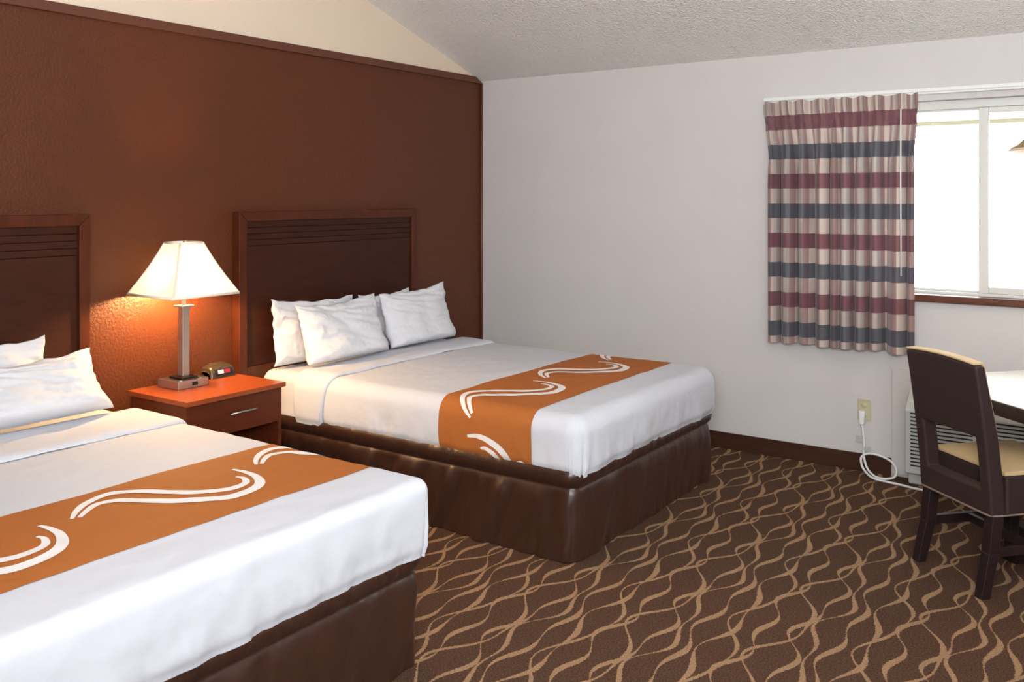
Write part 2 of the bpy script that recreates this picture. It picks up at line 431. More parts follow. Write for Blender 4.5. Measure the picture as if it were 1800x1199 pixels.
def make_bed(label, yc, r, x_cover, fold0, fold1, tip_y, seed, bulge):
    bed = thing('bed', label, 'bed', (1.05, yc, 0.0))
    D = PI * r / 2 + (TOPZ - HEM - r)
    F = WH - r; BF = XF - r
    def surf(a, bb, off=0.0):
        """point on the bedspread: a runs across the bed, bb from the head to the foot"""
        da = max(0.0, abs(a) - F); db = max(0.0, bb - BF); s = 1 if a >= 0 else -1
        if da > 0 and db > 0:
            rad = max(da, db); ph = PI / 4 * db / da if da >= db else PI / 2 - PI / 4 * da / db
        elif da > 0: rad, ph = da, 0.0
        elif db > 0: rad, ph = db, PI / 2
        else: rad, ph = 0.0, 0.0
        if rad < r * PI / 2:
            th = rad / r; ho = r * math.sin(th); dz = r * (1 - math.cos(th))
        else:
            th = PI / 2; ho = r; dz = r + rad - r * PI / 2
        dx, dy = math.sin(ph), s * math.cos(ph)
        t = max(0.0, (rad - r) / max(1e-6, D - r))
        ho += bulge * math.sin(PI * min(1, t) ** 0.9) - 0.012 * sm(t, 0.82, 1.0)
        n = Vector((dx * math.sin(th), dy * math.sin(th), math.cos(th)))
        p = Vector((min(bb, BF) + dx * ho, yc + s * min(abs(a), F) + dy * ho, TOPZ - dz))
        crown = 0.006 * (1 - (min(abs(a), F) / F) ** 2) * (1 - sm(bb, BF - 0.35, BF))
        p.z += crown
        per = a * 3.1 + bb * 2.3
        along = (min(bb, BF) + ph * 0.2 + (F - min(abs(a), F) if db > 0 else 0)) + (5.0 if s > 0 else 0.0) * (1 - (ph / (PI / 2) if db > 0 and da > 0 else (1.0 if db > 0 else 0.0)))
        if db > 0 and da == 0: along = BF + PI / 2 * 0.2 + (F - a * 1.0)
        elif s > 0 and da > 0: along = BF + PI * 0.2 + 2 * F + (BF - min(bb, BF)) + (PI / 2 - ph) * 0.2 - PI / 2 * 0.2
        w = 0.0035 * nz(a * 4.5 + seed, bb * 3.1, 1.7) + 0.0022 * nz(a * 9 + seed, bb * 16, 4.1)
        w += t * (0.011 * nz(along * 11 + seed, t * 1.3 + s, 7.7) + 0.004 * nz(along * 31 + seed, t * 2.5, 2.2))
        crease = math.exp(-((ph - 1.05) / 0.10) ** 2) * t if da > 0 and db > 0 else 0.0
        w -= 0.010 * crease
        p += n * (w + off)
        if da > 0 and db > 0: p.z -= 0.012 * t * math.sin(2 * ph)
        p.z += 0.007 * t * nz(along * 4.2 + seed, 3.3, s * 2.0)
        return p
    st = 0.0105
    na = int(2 * (F + D) / st)
    As = lsp(-(F + D), F + D, na)
    # satin skirt
    b = MB(); ro = 0.05; hw = WH - 0.014; xf = 2.012; x0 = 0.10
    path = []
    for x in lsp(x0, xf - ro, 170): path.append((x, -hw, 0, -1))
    for k in range(1, 14):
        a = -PI / 2 + PI / 2 * k / 14; path.append((xf - ro + ro * math.cos(a), -hw + ro + ro * math.sin(a), math.cos(a), math.sin(a)))
    for y in lsp(-hw + ro, hw - ro, 130): path.append((xf, y, 1, 0))
    for k in range(1, 14):
        a = PI / 2 * k / 14; path.append((xf - ro + ro * math.cos(a), hw - ro + ro * math.sin(a), math.cos(a), math.sin(a)))
    for x in lsp(xf - ro, x0, 170): path.append((x, hw, 0, 1))
    zt = 0.380
    S = 0.0; arc = [0.0]
    for p, q in zip(path, path[1:]): S += math.hypot(p[0] - q[0], p[1] - q[1]); arc.append(S)
    corner = [abs(p[2] * p[3]) * 4 for p in path]
    def skirt(i, t):
        x, y, nx, ny = path[i]; s = arc[i]; z = zt * (1 - t) + 0.004 * t
        sh = s + 0.16 * t
        o = 0.0
        if t < 0.2: o += 0.021 * math.sin(PI * min(1.0, t / 0.2 + 0.12)) ** 0.6 + 0.0035 * nz(s * 26 + seed, t * 7, 0.3) + 0.0025 * nz(s * 62, t * 6, 1.3)
        u = max(0.0, (t - 0.2) / 0.8)
        if u > 0:
            o += 0.006 * sm(u, 0, 0.22) + 0.006 * u
            fold = nz(sh * 6.0 + seed, 0.3 * u, 9.0) + 0.75 * nz(sh * 14.0 + seed, u * 0.4, 4.0) + 0.14 * nz(s * 20 - u * 0.8, u * 0.6, seed)
            o += (0.021 + 0.006 * u) * (1.3 if abs(ny) > 0.9 else 0.55) * fold * sm(u, 0, 0.2) - 0.006 * u
            o += 0.0045 * sm(u, 0.7, 1.0) * nz(s * 38, u * 2.0, seed) + 0.003 * (1 - sm(u, 0, 0.25)) * nz(s * 50, u * 3.0, seed)
        o -= 0.007 * math.exp(-((t - 0.205) / 0.022) ** 2)
        return (x + nx * o, yc + y + ny * o, z)
    idx = list(range(len(path)))
    b.grid(lambda i, t: skirt(i, t), idx, [0, .02, .05, .08, .11, .14, .17, .19, .205, .22, .24, .28, .33, .39, .45, .52, .59, .66, .73, .8, .86, .91, .95, .98, 1.0])
    b.obj('bed_skirt', M['satin'], bed)
    # mattress in its fitted sheet
    b = MB(); rm = 0.05; mx0, mx1, mw, mz0, mz1 = 0.064, 1.95, WH - 0.014, 0.335, 0.597
    def mat(a, bb):
        F2 = mw - rm; hz = mz1 - mz0; D2 = PI * rm / 2 + hz - rm
        da = max(0.0, abs(a) - F2); s = 1 if a >= 0 else -1
        if da < rm * PI / 2: ho, dz, th = rm * math.sin(da / rm), rm * (1 - math.cos(da / rm)), da / rm
        else: ho, dz, th = rm, rm + da - rm * PI / 2, PI / 2
        t = da / D2
        o = 0.006 * t * nz(bb * 16 + seed, t * 4, 1) + 0.003 * nz(a * 5, bb * 6, seed) - 0.03 * sm(t, 0.86, 1.0)
        e = 0.0
        edge = min(1.0, (bb - mx0) / 0.04, (mx1 - bb) / 0.04)
        dz += (1 - math.sqrt(max(0.0, 1 - (1 - edge) ** 2))) * 0.03 if edge < 1 else 0
        return (bb, yc + s * (min(abs(a), F2) + ho) + s * math.sin(th) * o, mz1 - dz + math.cos(th) * o)
    Dm = PI * rm / 2 + (mz1 - mz0) - rm
    xs_m = [mx0, mx0 + .004, mx0 + .01, mx0 + .02, mx0 + .03, mx0 + .04] + lsp(mx0 + .06, mx1 - .06, 88) + [mx1 - .04, mx1 - .02, mx1 - .01, mx1]
    am = lsp(-(mw - rm) - Dm, (mw - rm) + Dm, 150)
    b.grid(lambda a, x: mat(a, x), am, xs_m)
    n_ = len(am); b.face(list(range(n_)))
    last = len(b.v) - n_; b.face(list(range(last, last + n_))[::-1])
    b.obj('mattress', M['linen'], bed)
    # white bedspread
    b = MB()
    b.grid(lambda a, x: surf(a, x), As, lsp(x_cover, BF + D, int((BF + D - x_cover) / st)))
    spread = b.obj('bedspread', M['linen'], bed)
    # turned-down sheet at the pillows
    b = MB(); th = 0.017
    us = [0, .01, .03, .06, .1, .2, .3, .4, .5, .6, .7, .8, .88, .94, .975, .99, 1.0]
    def fold(a, u):
        bb = fold0 + (fold1 - fold0) * u
        h = th * math.sqrt(max(0.0, 1 - max(0.0, (u - 0.86) / 0.14) ** 2)) * sm(u, -0.01, 0.06)
        da = max(0.0, abs(a) - F)
        bb += 0.012 * nz(a * 3.0, seed, 0.0) - (0.05 * (da / D) ** 1.2) * (u * 1.3 - 0.3)
        h += 0.006 * nz(a * 7, u * 3, seed) * u
        return surf(a, bb, max(0.0012, h + 0.0012))
    b.grid(fold, As, us)
    b.obj('turned_down_sheet', M['linen'], bed)
    # printed orange band with the white swirl pairs
    b = MB(); x1, x2 = 1.302, 1.806
    Ab = lsp(-(F + D), F + D, na)
    b.grid(lambda a, x: surf(a, x + 0.006 * nz(a * 2.2, x * 0.3, seed), 0.0016), Ab, lsp(x1, x2, 50))
    def stroke(pts, y_shift, wmax, a_lo, a_hi):
        c = catmull([(p[0], p[1] + 3.887, 0) for p in pts], 8)
        N = len(c); L = []
        for i, p in enumerate(c):
            t = (c[min(i + 1, N - 1)] - c[max(i - 1, 0)]).normalized(); nrm = Vector((-t.y, t.x, 0))
            u = i / (N - 1); w = wmax * (0.12 + 0.88 * math.sin(PI * (0.04 + 0.92 * u)) ** 0.75) / 2
            L.append((p, nrm, w))
        base = len(b.v); rows = []
        for p, nrm, w in L:
            row = []
            for k in (-1, -0.5, 0, 0.5, 1):
                q = p + nrm * w * k
                a = q.y + y_shift - yc
                row.append((a, q.x))
            rows.append(row)
        for ra, rb in zip(rows, rows[1:]):
            if min(x[0] for x in ra + rb) < a_lo or max(x[0] for x in ra + rb) > a_hi: continue
            for k in range(4):
                ids = [b.vert(surf(a, x, 0.0032)) for a, x in (ra[k], ra[k + 1], rb[k + 1], rb[k])]
                b.face(ids[::-1], 1)
    for k in range(-4, 5):
        ys = tip_y + k * 0.645
        stroke(A_PTS, ys, 0.034, -(F + D) + 0.002, F + D - 0.002)
        stroke(B_PTS, ys, 0.041, -(F + D) + 0.002, F + D - 0.002)
    o = b.obj('printed_band', [M['runner'], M['runner_white']], spread)
    o['label'] = 'burnt orange band printed with white swirls'
    return bed

bed_far = make_bed('white made bed with orange swirl band, beside the window wall', -1.3225, 0.075, 0.40, 0.33, 0.585, -2.085, 3.1, 0.004)
bed_near = make_bed('white made bed with orange swirl band, nearer bed cut off by the picture edge', -3.716, 0.042, 0.47, 0.41, 0.765, -3.887, 11.7, 0.003)

# ------------------------------------------------------------------ headboards
def headboard(label, y0, y1):
    hb = thing('headboard', label, 'headboard', (0.0, (y0 + y1) / 2, 0.40))
    z0, z1, t, fw, ft = 0.40, 1.442, 0.046, 0.052, 0.060
    gz = [1.386, 1.356, 1.324, 1.292, 1.260]
    b = MB(); yy0, yy1 = y0 + fw, y1 - fw
    zs = [z1 - fw] + [v for g in gz[1:] for v in (g + 0.0016, g - 0.0016)] + [0.622]
    for k in range(0, len(zs) - 1):
        if k % 2 == 0: b.box(0.012, t, yy0 + 0.004, yy1 - 0.004, zs[k + 1], zs[k])
    b.box(0.0005, 0.03, yy0, yy1, 0.62, z1 - fw)
    b.obj('panel', M['headboard'], hb, bevel=0.0006, seg=1)
    def rail(name, p):
        b = MB(); b.hexa(p); b.obj(name, M['headboard_frame'], hb, bevel=0.004)
    e = 0.0008
    def bar(name, q):          # q: four (y, z) corners, counter-clockwise seen from the room
        rail(name, [(0.0005, y, z) for y, z in q] + [(ft, y, z) for y, z in q])
    bar('top_rail', [(yy0 + e, z1 - fw), (yy1 - e, z1 - fw), (y1 - e, z1), (y0 + e, z1)])
    bar('stile', [(y0, z0), (yy0, z0), (yy0, z1 - fw), (y0, z1 - e)])
    bar('stile', [(yy1, z0), (y1, z0), (y1, z1 - e), (yy1, z1 - fw)])
    bar('bottom_rail', [(yy0 + e, 0.55), (yy1 - e, 0.55), (yy1 - e, 0.62), (yy0 + e, 0.62)])
    return hb
headboard('dark cherry headboard with five grooves behind the bed beside the window wall', -2.182, -0.767)
headboard('dark cherry headboard behind the nearer bed, cut off by the picture edge', -4.415, -2.999)

# ------------------------------------------------------------------ pillows
def pillow(label, yc, w, h, t, xb, xt, zb, roll, seed, droop=0.03, ear=0.05):
    b = MB(); N, K = 64, 44
    def q(u, v, side):
        x = w / 2 * u * (1 - 0.055 * (1 - abs(v) ** 2.5)); y = h / 2 * v * (1 - (ear * 1.3 * (1 - abs(u) ** 2.2) if v > 0 else 0))
        f = max(0.0, 1 - abs(u) ** 3.6) ** 0.6 * (max(0.0, 1 - v ** 2.6) ** 0.62 if v > 0 else max(0.0, 1 - abs(v) ** 7) ** 0.5)
        th = t / 2 * f * (1 - 0.28 * v)
        wr = 0.012 * nz(u * 2.2 + seed, v * 2.0, side) - 0.016 * max(0.0, 1 - abs(nz((u + v * 0.6) * 1.4 + seed, (v + u * 0.45) * 3.6, 3.0 + side)) * 2.0) ** 1.6 * (0.25 + 0.75 * sm(v, -0.7, 0.5))
        wr += 0.005 * nz(u * 14 + seed, v * 9, side * 2.0)
        z = side * max(th * 0.35, th + (wr - 0.004) * min(1.0, f * 2.2))
        z += 0.012 * nz(u * 2.8 + seed, v * 2.8, 8.8) * (abs(u) ** 2 + abs(v) ** 2) * 0.7
        y += 0.010 * nz(u * 5 + seed, 1.0, 5.5) * sm(v, 0.2, 1.0) - droop * sm(v, 0.3, 1) * (1 - u * u) * 0.5
        x += 0.008 * nz(seed, v * 5, 2.5) * abs(u) ** 3
        return x, y, z
    c, s = math.cos(roll), math.sin(roll)
    ang = math.atan2(xb - xt, h * 0.9)
    def place(u, v, side):
        x, y, z = q(u, v, side)
        y += math.tan(roll) * x * (v + 1) / 2 + h / 2
        X = xb - y * math.sin(ang) + z * math.cos(ang) + 0.03 * sm(-v, 0.1, 1.0) * t / 0.17
        Z = zb + y * math.cos(ang) + z * math.sin(ang)
        return (max(X, 0.064), yc + x, max(Z, zb - 0.004) if v < 0 else Z)
    def g(n): return [math.sin(PI / 2 * k) * 0.35 + k * 0.65 for k in lsp(-1, 1, n)]
    b.grid(lambda u, v: place(u, v, 1), g(N), g(K))
    b.grid(lambda u, v: place(u, v, -1), g(N), g(K), flip=True)
    o = b.obj('pillow', M['pillow'])
    bm = bmesh.new(); bm.from_mesh(o.data); bmesh.ops.remove_doubles(bm, verts=bm.verts, dist=0.0006)
    bmesh.ops.recalc_face_normals(bm, faces=bm.faces); bm.to_mesh(o.data); bm.free()
    base = Vector((xb, yc, zb)); o.data.transform(Matrix.Translation(-base)); o.location = base
    return tag(o, label, 'pillow', 'white pillows on the beds')
pillow('white pillow flat against the far headboard on its lamp side, mostly covered', -1.715, 0.62, 0.345, 0.085, 0.135, 0.115, 0.616, -0.035, 1.0)
pillow('white pillow in front on the lamp side of the far bed, warm lit with creases', -1.68, 0.61, 0.325, 0.16, 0.345, 0.265, 0.641, 0.03, 5.0)
pillow('white pillow in front on the window side of the far bed', -1.042, 0.60, 0.335, 0.16, 0.325, 0.262, 0.641, 0.05, 9.3)
pillow('white pillow hidden behind the window side pillow of the far bed, only a corner showing', -1.17, 0.46, 0.335, 0.065, 0.15, 0.14, 0.616, 0.03, 14.2)
pillow('rumpled white pillow behind another against the nearer headboard', -3.57, 0.66, 0.315, 0.10, 0.165, 0.135, 0.616, 0.02, 21.5, 0.02)
pillow('large white pillow leaning in front on the nearer bed', -3.465, 0.68, 0.265, 0.17, 0.42, 0.27, 0.650, 0.03, 27.9)

# ------------------------------------------------------------------ nightstand
NX0, NX1, NY0, NY1, NZ = 0.085, 0.533, -2.838, -2.282, 0.625
ns = thing('nightstand', 'cherry wood nightstand with one drawer between the two beds', 'nightstand', (0.31, -2.56, 0.0))
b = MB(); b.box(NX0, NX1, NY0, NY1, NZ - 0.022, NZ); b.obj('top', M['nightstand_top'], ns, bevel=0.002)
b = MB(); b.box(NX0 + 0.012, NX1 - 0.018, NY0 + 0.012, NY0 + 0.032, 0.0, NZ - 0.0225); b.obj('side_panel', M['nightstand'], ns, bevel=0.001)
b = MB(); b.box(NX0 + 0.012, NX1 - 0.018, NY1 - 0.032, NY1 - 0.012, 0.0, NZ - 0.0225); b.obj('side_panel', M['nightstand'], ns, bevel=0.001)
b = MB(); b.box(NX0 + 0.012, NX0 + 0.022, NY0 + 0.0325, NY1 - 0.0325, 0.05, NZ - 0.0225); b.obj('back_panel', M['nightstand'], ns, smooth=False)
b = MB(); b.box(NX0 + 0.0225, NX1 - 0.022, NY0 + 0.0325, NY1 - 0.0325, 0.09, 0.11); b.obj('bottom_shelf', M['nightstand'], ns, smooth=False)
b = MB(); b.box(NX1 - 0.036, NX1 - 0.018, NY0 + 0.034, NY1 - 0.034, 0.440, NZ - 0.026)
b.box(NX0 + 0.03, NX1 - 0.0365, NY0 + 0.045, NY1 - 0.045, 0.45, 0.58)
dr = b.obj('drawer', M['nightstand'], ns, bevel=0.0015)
b = MB(); hx = NX1 + 0.012
b.tube([(hx, -2.614, 0.533), (hx, -2.466, 0.533)], 0.0045, 10)
for y in (-2.588, -2.492): b.tube([(NX1 - 0.019, y, 0.533), (hx, y, 0.533)], 0.0035, 8)
o = b.obj('bar_handle', M['nickel'], dr); o['label'] = 'brushed nickel bar handle'

# table lamp
LX, LY = 0.205, -2.62
lamp = thing('table_lamp', 'lit table lamp with pyramid shade and square nickel column on the nightstand', 'lamp', (LX, LY, NZ))
b = MB(); b.box(LX - 0.083, LX + 0.076, LY - 0.083, LY + 0.083, NZ + 0.0005, NZ + 0.037)
base = b.obj('base', M['nickel'], lamp, bevel=0.002)
b = MB(); b.box(LX + 0.0755, LX + 0.079, LY - 0.008, LY + 0.022, NZ + 0.011, NZ + 0.027); b.obj('outlet_socket', M['black'], base, bevel=0.002)
for dy in (-0.055, 0.052):
    b = MB(); b.lathe([(0.0005, NZ + 0.0405), (0.009, NZ + 0.0405), (0.010, NZ + 0.037)], (LX + 0.055, LY + dy), 16); b.obj('push_button', M['nickel'], base)
b = MB(); b.box(LX - 0.046, LX + 0.046, LY - 0.046, LY + 0.046, NZ + 0.0375, NZ + 0.048); b.obj('foot_plate', M['dark_metal'], lamp, bevel=0.002)
b = MB(); b.box(LX - 0.019, LX + 0.019, LY - 0.019, LY + 0.019, NZ + 0.048, 0.998); b.obj('column', M['nickel'], lamp, bevel=0.002)
b = MB(); b.box(LX - 0.033, LX + 0.033, LY - 0.033, LY + 0.033, 0.998, 1.007); b.obj('cap_plate', M['nickel'], lamp, bevel=0.001)
b = MB(); b.tube([(LX, LY, 1.007), (LX, LY, 1.072)], 0.011, 12); b.obj('socket_stem', M['white_plastic'], lamp)
b = MB(); SB, ST, HB, HT = 1.062, 1.303, 0.178, 0.061
cs = [(-1, -1), (1, -1), (1, 1), (-1, 1)]
for k in range(4):
    p, q = cs[k], cs[(k + 1) % 4]
    def f(u, v, p=p, q=q):
        hh = HB + (HT - HB) * v - 0.006 * math.sin(PI * v); z = SB + (ST - SB) * v
        return (LX + (p[0] + (q[0] - p[0]) * u) * hh, LY + (p[1] + (q[1] - p[1]) * u) * hh, z)
    b.grid(f, lsp(0, 1, 9), lsp(0, 1, 9))
shade = b.obj('lamp_shade', M['shade'], lamp, smooth=False)
b = MB()
for hh, z, rr in ((HB, SB, 0.0065), (HT, ST, 0.0055)):
    for k in range(4):
        p, q = cs[k], cs[(k + 1) % 4]
        b.tube([(LX + p[0] * hh, LY + p[1] * hh, z), (LX + q[0] * hh, LY + q[1] * hh, z)], rr, 8)
for p in cs:
    b.tube([(LX + p[0] * (HB + (HT - HB) * v - 0.006 * math.sin(PI * v)), LY + p[1] * (HB + (HT - HB) * v - 0.006 * math.sin(PI * v)), SB + (ST - SB) * v) for v in lsp(0, 1, 9)], 0.0052, 8)
b.obj('shade_trim', M['shade_trim'], shade)
b = MB(); b.tube([(LX - HT, LY - HT, ST - 0.006), (LX, LY, ST - 0.02), (LX + HT, LY + HT, ST - 0.006)], 0.0015, 6)
b.tube([(LX - HT, LY + HT, ST - 0.006), (LX, LY, ST - 0.02), (LX + HT, LY - HT, ST - 0.006)], 0.0015, 6)
b.tube([(LX, LY, ST - 0.03), (LX, LY, ST + 0.006)], 0.004, 8)
b.obj('shade_spider', M['dark_metal'], shade)
b = MB(); R = 0.027
b.lathe([(0.010, 1.0725)] + [(R * math.sin(a), 1.118 - R * math.cos(a)) for a in lsp(0.5, PI - 0.02, 9)], (LX, LY), 14)
b.obj('bulb', M['bulb'], lamp)

# alarm clock
ck = thing('alarm_clock', 'small bronze alarm clock with red display beside the lamp base', 'clock', (0.155, -2.385, NZ))
b = MB()
def clk(u, v):
    """loaf shaped body: u around the half section, v along the length"""
    L2, D2, H = 0.072, 0.047, 0.062
    e = (1 - abs(v) ** 4.5) ** (1 / 2.6) if abs(v) < 1 else 0.0
    a = PI * u
    cx = math.cos(a); sz = math.sin(a)
    x = D2 * (abs(cx) ** 0.55) * (1 if cx >= 0 else -1); z = H * abs(sz) ** 0.6
    k = 0.72 + 0.28 * e
    return (0.155 + x * k - 0.010 * z / H, -2.385 + v * L2, NZ + 0.001 + z * (0.55 + 0.45 * e) * (1 if abs(v) < 1 else 0.9))
vs_ = [math.sin(PI / 2 * k) for k in lsp(-1, 1, 33)]
b.grid(clk, lsp(0, 1, 33), vs_)
n_ = 33; b.face(list(range(n_))); b.face(list(range(len(b.v) - n_, len(b.v)))[::-1])
b.obj('clock_body', M['clock_body'], ck)
def facequad(y0, y1, z0, z1, off):
    def xf(z):
        sz = (z / 0.062) ** (1 / 0.6); sz = min(0.999, sz); cx = math.sqrt(1 - sz * sz)
        return 0.155 + 0.047 * cx ** 0.55 - 0.010 * z / 0.062 + off
    b = MB(); b.grid(lambda y, z: (xf(z), -2.385 + y, NZ + z), lsp(y0, y1, 4), lsp(z0, z1, 7)); 
    b.grid(lambda y, z: (xf(z) - 0.004, -2.385 + y, NZ + z), lsp(y0, y1, 4), lsp(z0, z1, 7), flip=True)
    return b
fc = facequad(-0.052, 0.055, 0.012, 0.044, 0.0015).obj('clock_face', M['clock_face'], ck)
facequad(-0.036, -0.002, 0.022, 0.040, 0.0032).obj('white_sticker', M['clock_label'], fc)
facequad(0.002, 0.036, 0.022, 0.040, 0.0032).obj('red_display', M['led'], fc)
b = MB(); b.box(0.115, 0.15, -2.425, -2.345, NZ + 0.058, NZ + 0.066); b.obj('snooze_bar', M['clock_body'], ck, bevel=0.003)

# ------------------------------------------------------------------ curtain and its track
cur = thing('curtain', 'maroon and slate striped pinch pleat curtain drawn aside at the window', 'curtain', (2.52, -0.08, 0.68))
b = MB(); CT, CB = 2.072, 0.686
NF = 10
def cphase(u): return NF * u + 0.22 * math.sin(2 * PI * (1.7 * u + 0.1)) + 0.1 * math.sin(2 * PI * 4.1 * u)
def curt(u, z):
    h = CT - z
    xl = 2.092 + 0.036 * sm(h, 0.0, 0.34); xr = 2.954 - 0.022 * sm(h, 0.05, 0.4)
    ph = 2 * PI * cphase(u)
    amp = 0.012 + 0.026 * sm(h, 0.13, 0.40) + 0.004 * sm(h, 0.9, 1.3)
    pin = math.exp(-((h - 0.115) / 0.035) ** 2)
    pleat = max(0.0, math.cos(ph)) ** 6
    y = -0.088 + amp * math.sin(ph + 0.25 * math.sin(h * 2.2 + u * 5)) * (1 - 0.5 * pin) - 0.024 * pleat * sm(0.16 - h, 0, 0.05) + 0.026 * pleat * pin
    y += 0.010 * nz(u * 9, h * 1.2, 2.0) + 0.004 * nz(u * 40, h * 2.0, 5.0) * sm(h, 0.02, 0.2)
    x = xl + (xr - xl) * u + 0.012 * math.cos(ph) * sm(h, 0.15, 0.5) + 0.006 * pin * math.sin(ph * 2)
    rt = 1 - sm(u, 0.0, 0.055)
    y = y * (1 - rt) + (-0.03 - 0.03 * sm(h, 0.1, 0.5)) * rt
    zz = z + 0.010 * nz(u * 6, 0.0, 4.0) * sm(h, 1.2, 1.4)
    zz -= 0.004 * (1 - sm(h, 0, 0.1)) * (1 + math.sin(ph))
    return (x, y, zz)
b.grid(curt, lsp(0, 1, 260), lsp(CT, CB, 90), uvfn=lambda u, z: (u * 1.9, CT - z))
b.obj('curtain_panel', M['curtain'], cur)
b = MB(); b.tube([(2.874, -0.128, 1.985), (2.874, -0.130, 1.6), (2.876, -0.131, 1.10)], 0.004, 8); b.obj('draw_wand', M['white_plastic'], cur)
tr = thing('curtain_track', 'long white curtain track above the window', 'curtain track', (3.25, -0.02, 2.07))
b = MB(); b.box(2.10, 4.42, -0.030, -0.0005, 2.066, 2.098); b.obj('rail', M['white_plastic'], tr, bevel=0.003)
b = MB()
b.box(2.10, 4.42, -0.044, -0.0305, 2.078, 2.098); b.obj('front_lip', M['white_plastic'], tr, bevel=0.002)

# ------------------------------------------------------------------ heater / air conditioner under the window
ac = thing('air_conditioner', 'white through-wall air conditioner with louvred front under the window', 'air conditioner', (3.4, -0.05, 0.0))
b = MB(); b.box(2.802, 4.02, -0.012, -0.0005, 0.012, 0.585); b.obj('wall_sleeve', M['white_wall'], ac, bevel=0.004)
b = MB()
x0, x1, yb, yf = 2.893, 3.93, -0.0125, -0.135
b.hexa([(x0, yf, 0.06), (x1, yf, 0.06), (x1, yb, 0.06), (x0, yb, 0.06), (x0, yf, 0.40), (x1, yf, 0.40), (x1, yb, 0.50), (x0, yb, 0.50)])
b.box(x0 + .012, x1 - .012, yf + 0.03, yb, 0.0, 0.06)
cov = b.obj('front_cover', M['grey_metal'], ac, bevel=0.012, seg=3)
b = MB()
for k in range(15):
    z = 0.105 + k * 0.0195
    for xa, xb_ in ((x0 + 0.03, 3.22), (3.235, 3.56), (3.575, x1 - 0.03)):
        b.box(xa, xb_, yf - 0.0015, yf + 0.002, z, z + 0.0075)
cg = b.obj('louvre_gaps', M['dark_gap'], cov, smooth=False)
b = MB(); b.box(x0 + 0.05, x1 - 0.05, -0.09, -0.05, 0.455, 0.470)
b.obj('control_lid', M['dark_gap'], ac, bevel=0.003)

# wall outlet and the cord plugged into it
ol = thing('wall_outlet', 'ivory outlet plate on the white wall above the baseboard', 'outlet', (2.657, -0.003, 0.339))
b = MB(); b.box(2.622, 2.692, -0.006, -0.0005, 0.281, 0.396); pl = b.obj('cover_plate', M['ivory'], ol, bevel=0.002)
for z in (0.312, 0.366):
    b = MB(); b.lathe([(0.0005, 0.002), (0.0155, 0.002), (0.017, 0.0)], (0, 0), 20)
    b.v = [(2.657 + x, -0.006 - zz, z + y) for x, y, zz in b.v]
    b.obj('receptacle', M['ivory'], pl)
pc = thing('power_cord', 'white power cord hanging from the outlet and coiled on the carpet', 'cord', (2.66, -0.03, 0.0))
b = MB()
b.hexa([(2.637, -0.040, 0.262), (2.663, -0.040, 0.262), (2.663, -0.0085, 0.262), (2.637, -0.0085, 0.262),
        (2.633, -0.036, 0.338), (2.668, -0.036, 0.338), (2.668, -0.0085, 0.338), (2.633, -0.0085, 0.338)])
b.obj('plug', M['cord'], pc, bevel=0.006, seg=3)
b = MB()
cp = [(2.650, -0.024, 0.262), (2.655, -0.026, 0.22), (2.662, -0.028, 0.16), (2.662, -0.032, 0.11), (2.672, -0.050, 0.065), (2.70, -0.085, 0.030),
      (2.745, -0.115, 0.010), (2.80, -0.115, 0.008), (2.835, -0.085, 0.02), (2.838, -0.060, 0.05), (2.81, -0.045, 0.085), (2.76, -0.040, 0.105),
      (2.70, -0.040, 0.112), (2.665, -0.046, 0.10), (2.652, -0.055, 0.075), (2.672, -0.085, 0.035), (2.73, -0.14, 0.010), (2.80, -0.16, 0.0075),
      (2.88, -0.175, 0.0075), (2.97, -0.20, 0.0075), (3.06, -0.19, 0.0075), (3.10, -0.155, 0.0075)]
b.tube(catmull(cp, 6), 0.0062, 10)
cb = b.obj('cable', M['cord'], pc)
b = MB(); b.hexa([(2.668, -0.048, 0.118), (2.705, -0.050, 0.126), (2.705, -0.0485, 0.126), (2.668, -0.0465, 0.118), (2.666, -0.048, 0.143), (2.702, -0.050, 0.151), (2.702, -0.0485, 0.151), (2.666, -0.0465, 0.143)])
b.obj('cord_tag', M['tag'], cb, smooth=False)
b = MB(); b.box(2.620, 2.655, -0.034, -0.0325, 0.165, 0.198)
b.obj('cord_tag', M['tag'], cb, smooth=False)

# ------------------------------------------------------------------ dining chair
CH_R = math.atan2(-0.676, 0.737)
ch = thing('dining_chair', 'brown upholstered chair with an open back, tucked at the table', 'chair', (3.318, -1.28, 0.0), CH_R, local=True)
HWc = 0.207
def back_y(z): return -0.075 * (max(0.0, z - 0.31) / 0.6) ** 1.35
def thick(z): return 0.066 - 0.020 * sm(z, 0.55, 0.9)
xs = [-HWc, -0.152, -0.075, 0.0, 0.075, 0.152, HWc]
zs = [0.31, 0.405, 0.452, 0.50, 0.55, 0.60, 0.66, 0.72, 0.78, 0.84, 0.892]
b = MB(); ids = {}
for j, z in enumerate(zs):
    for i, x in enumerate(xs):
        zz = z - (0.010 * (x / HWc) ** 2 if j == len(zs) - 1 else 0)
        y = back_y(zz) 
        ids[(i, j, 0)] = b.vert((x, y, zz)); ids[(i, j, 1)] = b.vert((x, y + thick(zz), zz))
def solid(i, j): return 0 <= i < 6 and 0 <= j < len(zs) - 1 and not (1 <= i <= 4 and 1 <= j <= 4)
for j in range(len(zs) - 1):
    for i in range(6):
        if not solid(i, j): continue
        c = [(i, j), (i + 1, j), (i + 1, j + 1), (i, j + 1)]
        b.face([ids[k + (0,)] for k in c]); b.face([ids[k + (1,)] for k in c][::-1])
        for (di, dj), (p, q) in {(0, -1): (0, 1), (1, 0): (1, 2), (0, 1): (2, 3), (-1, 0): (3, 0)}.items():
            if not solid(i + di, j + dj):
                b.face([ids[c[q] + (0,)], ids[c[p] + (0,)], ids[c[p] + (1,)], ids[c[q] + (1,)]])
b.obj('backrest', M['chair'], ch, bevel=0.012, seg=3, angle=50)
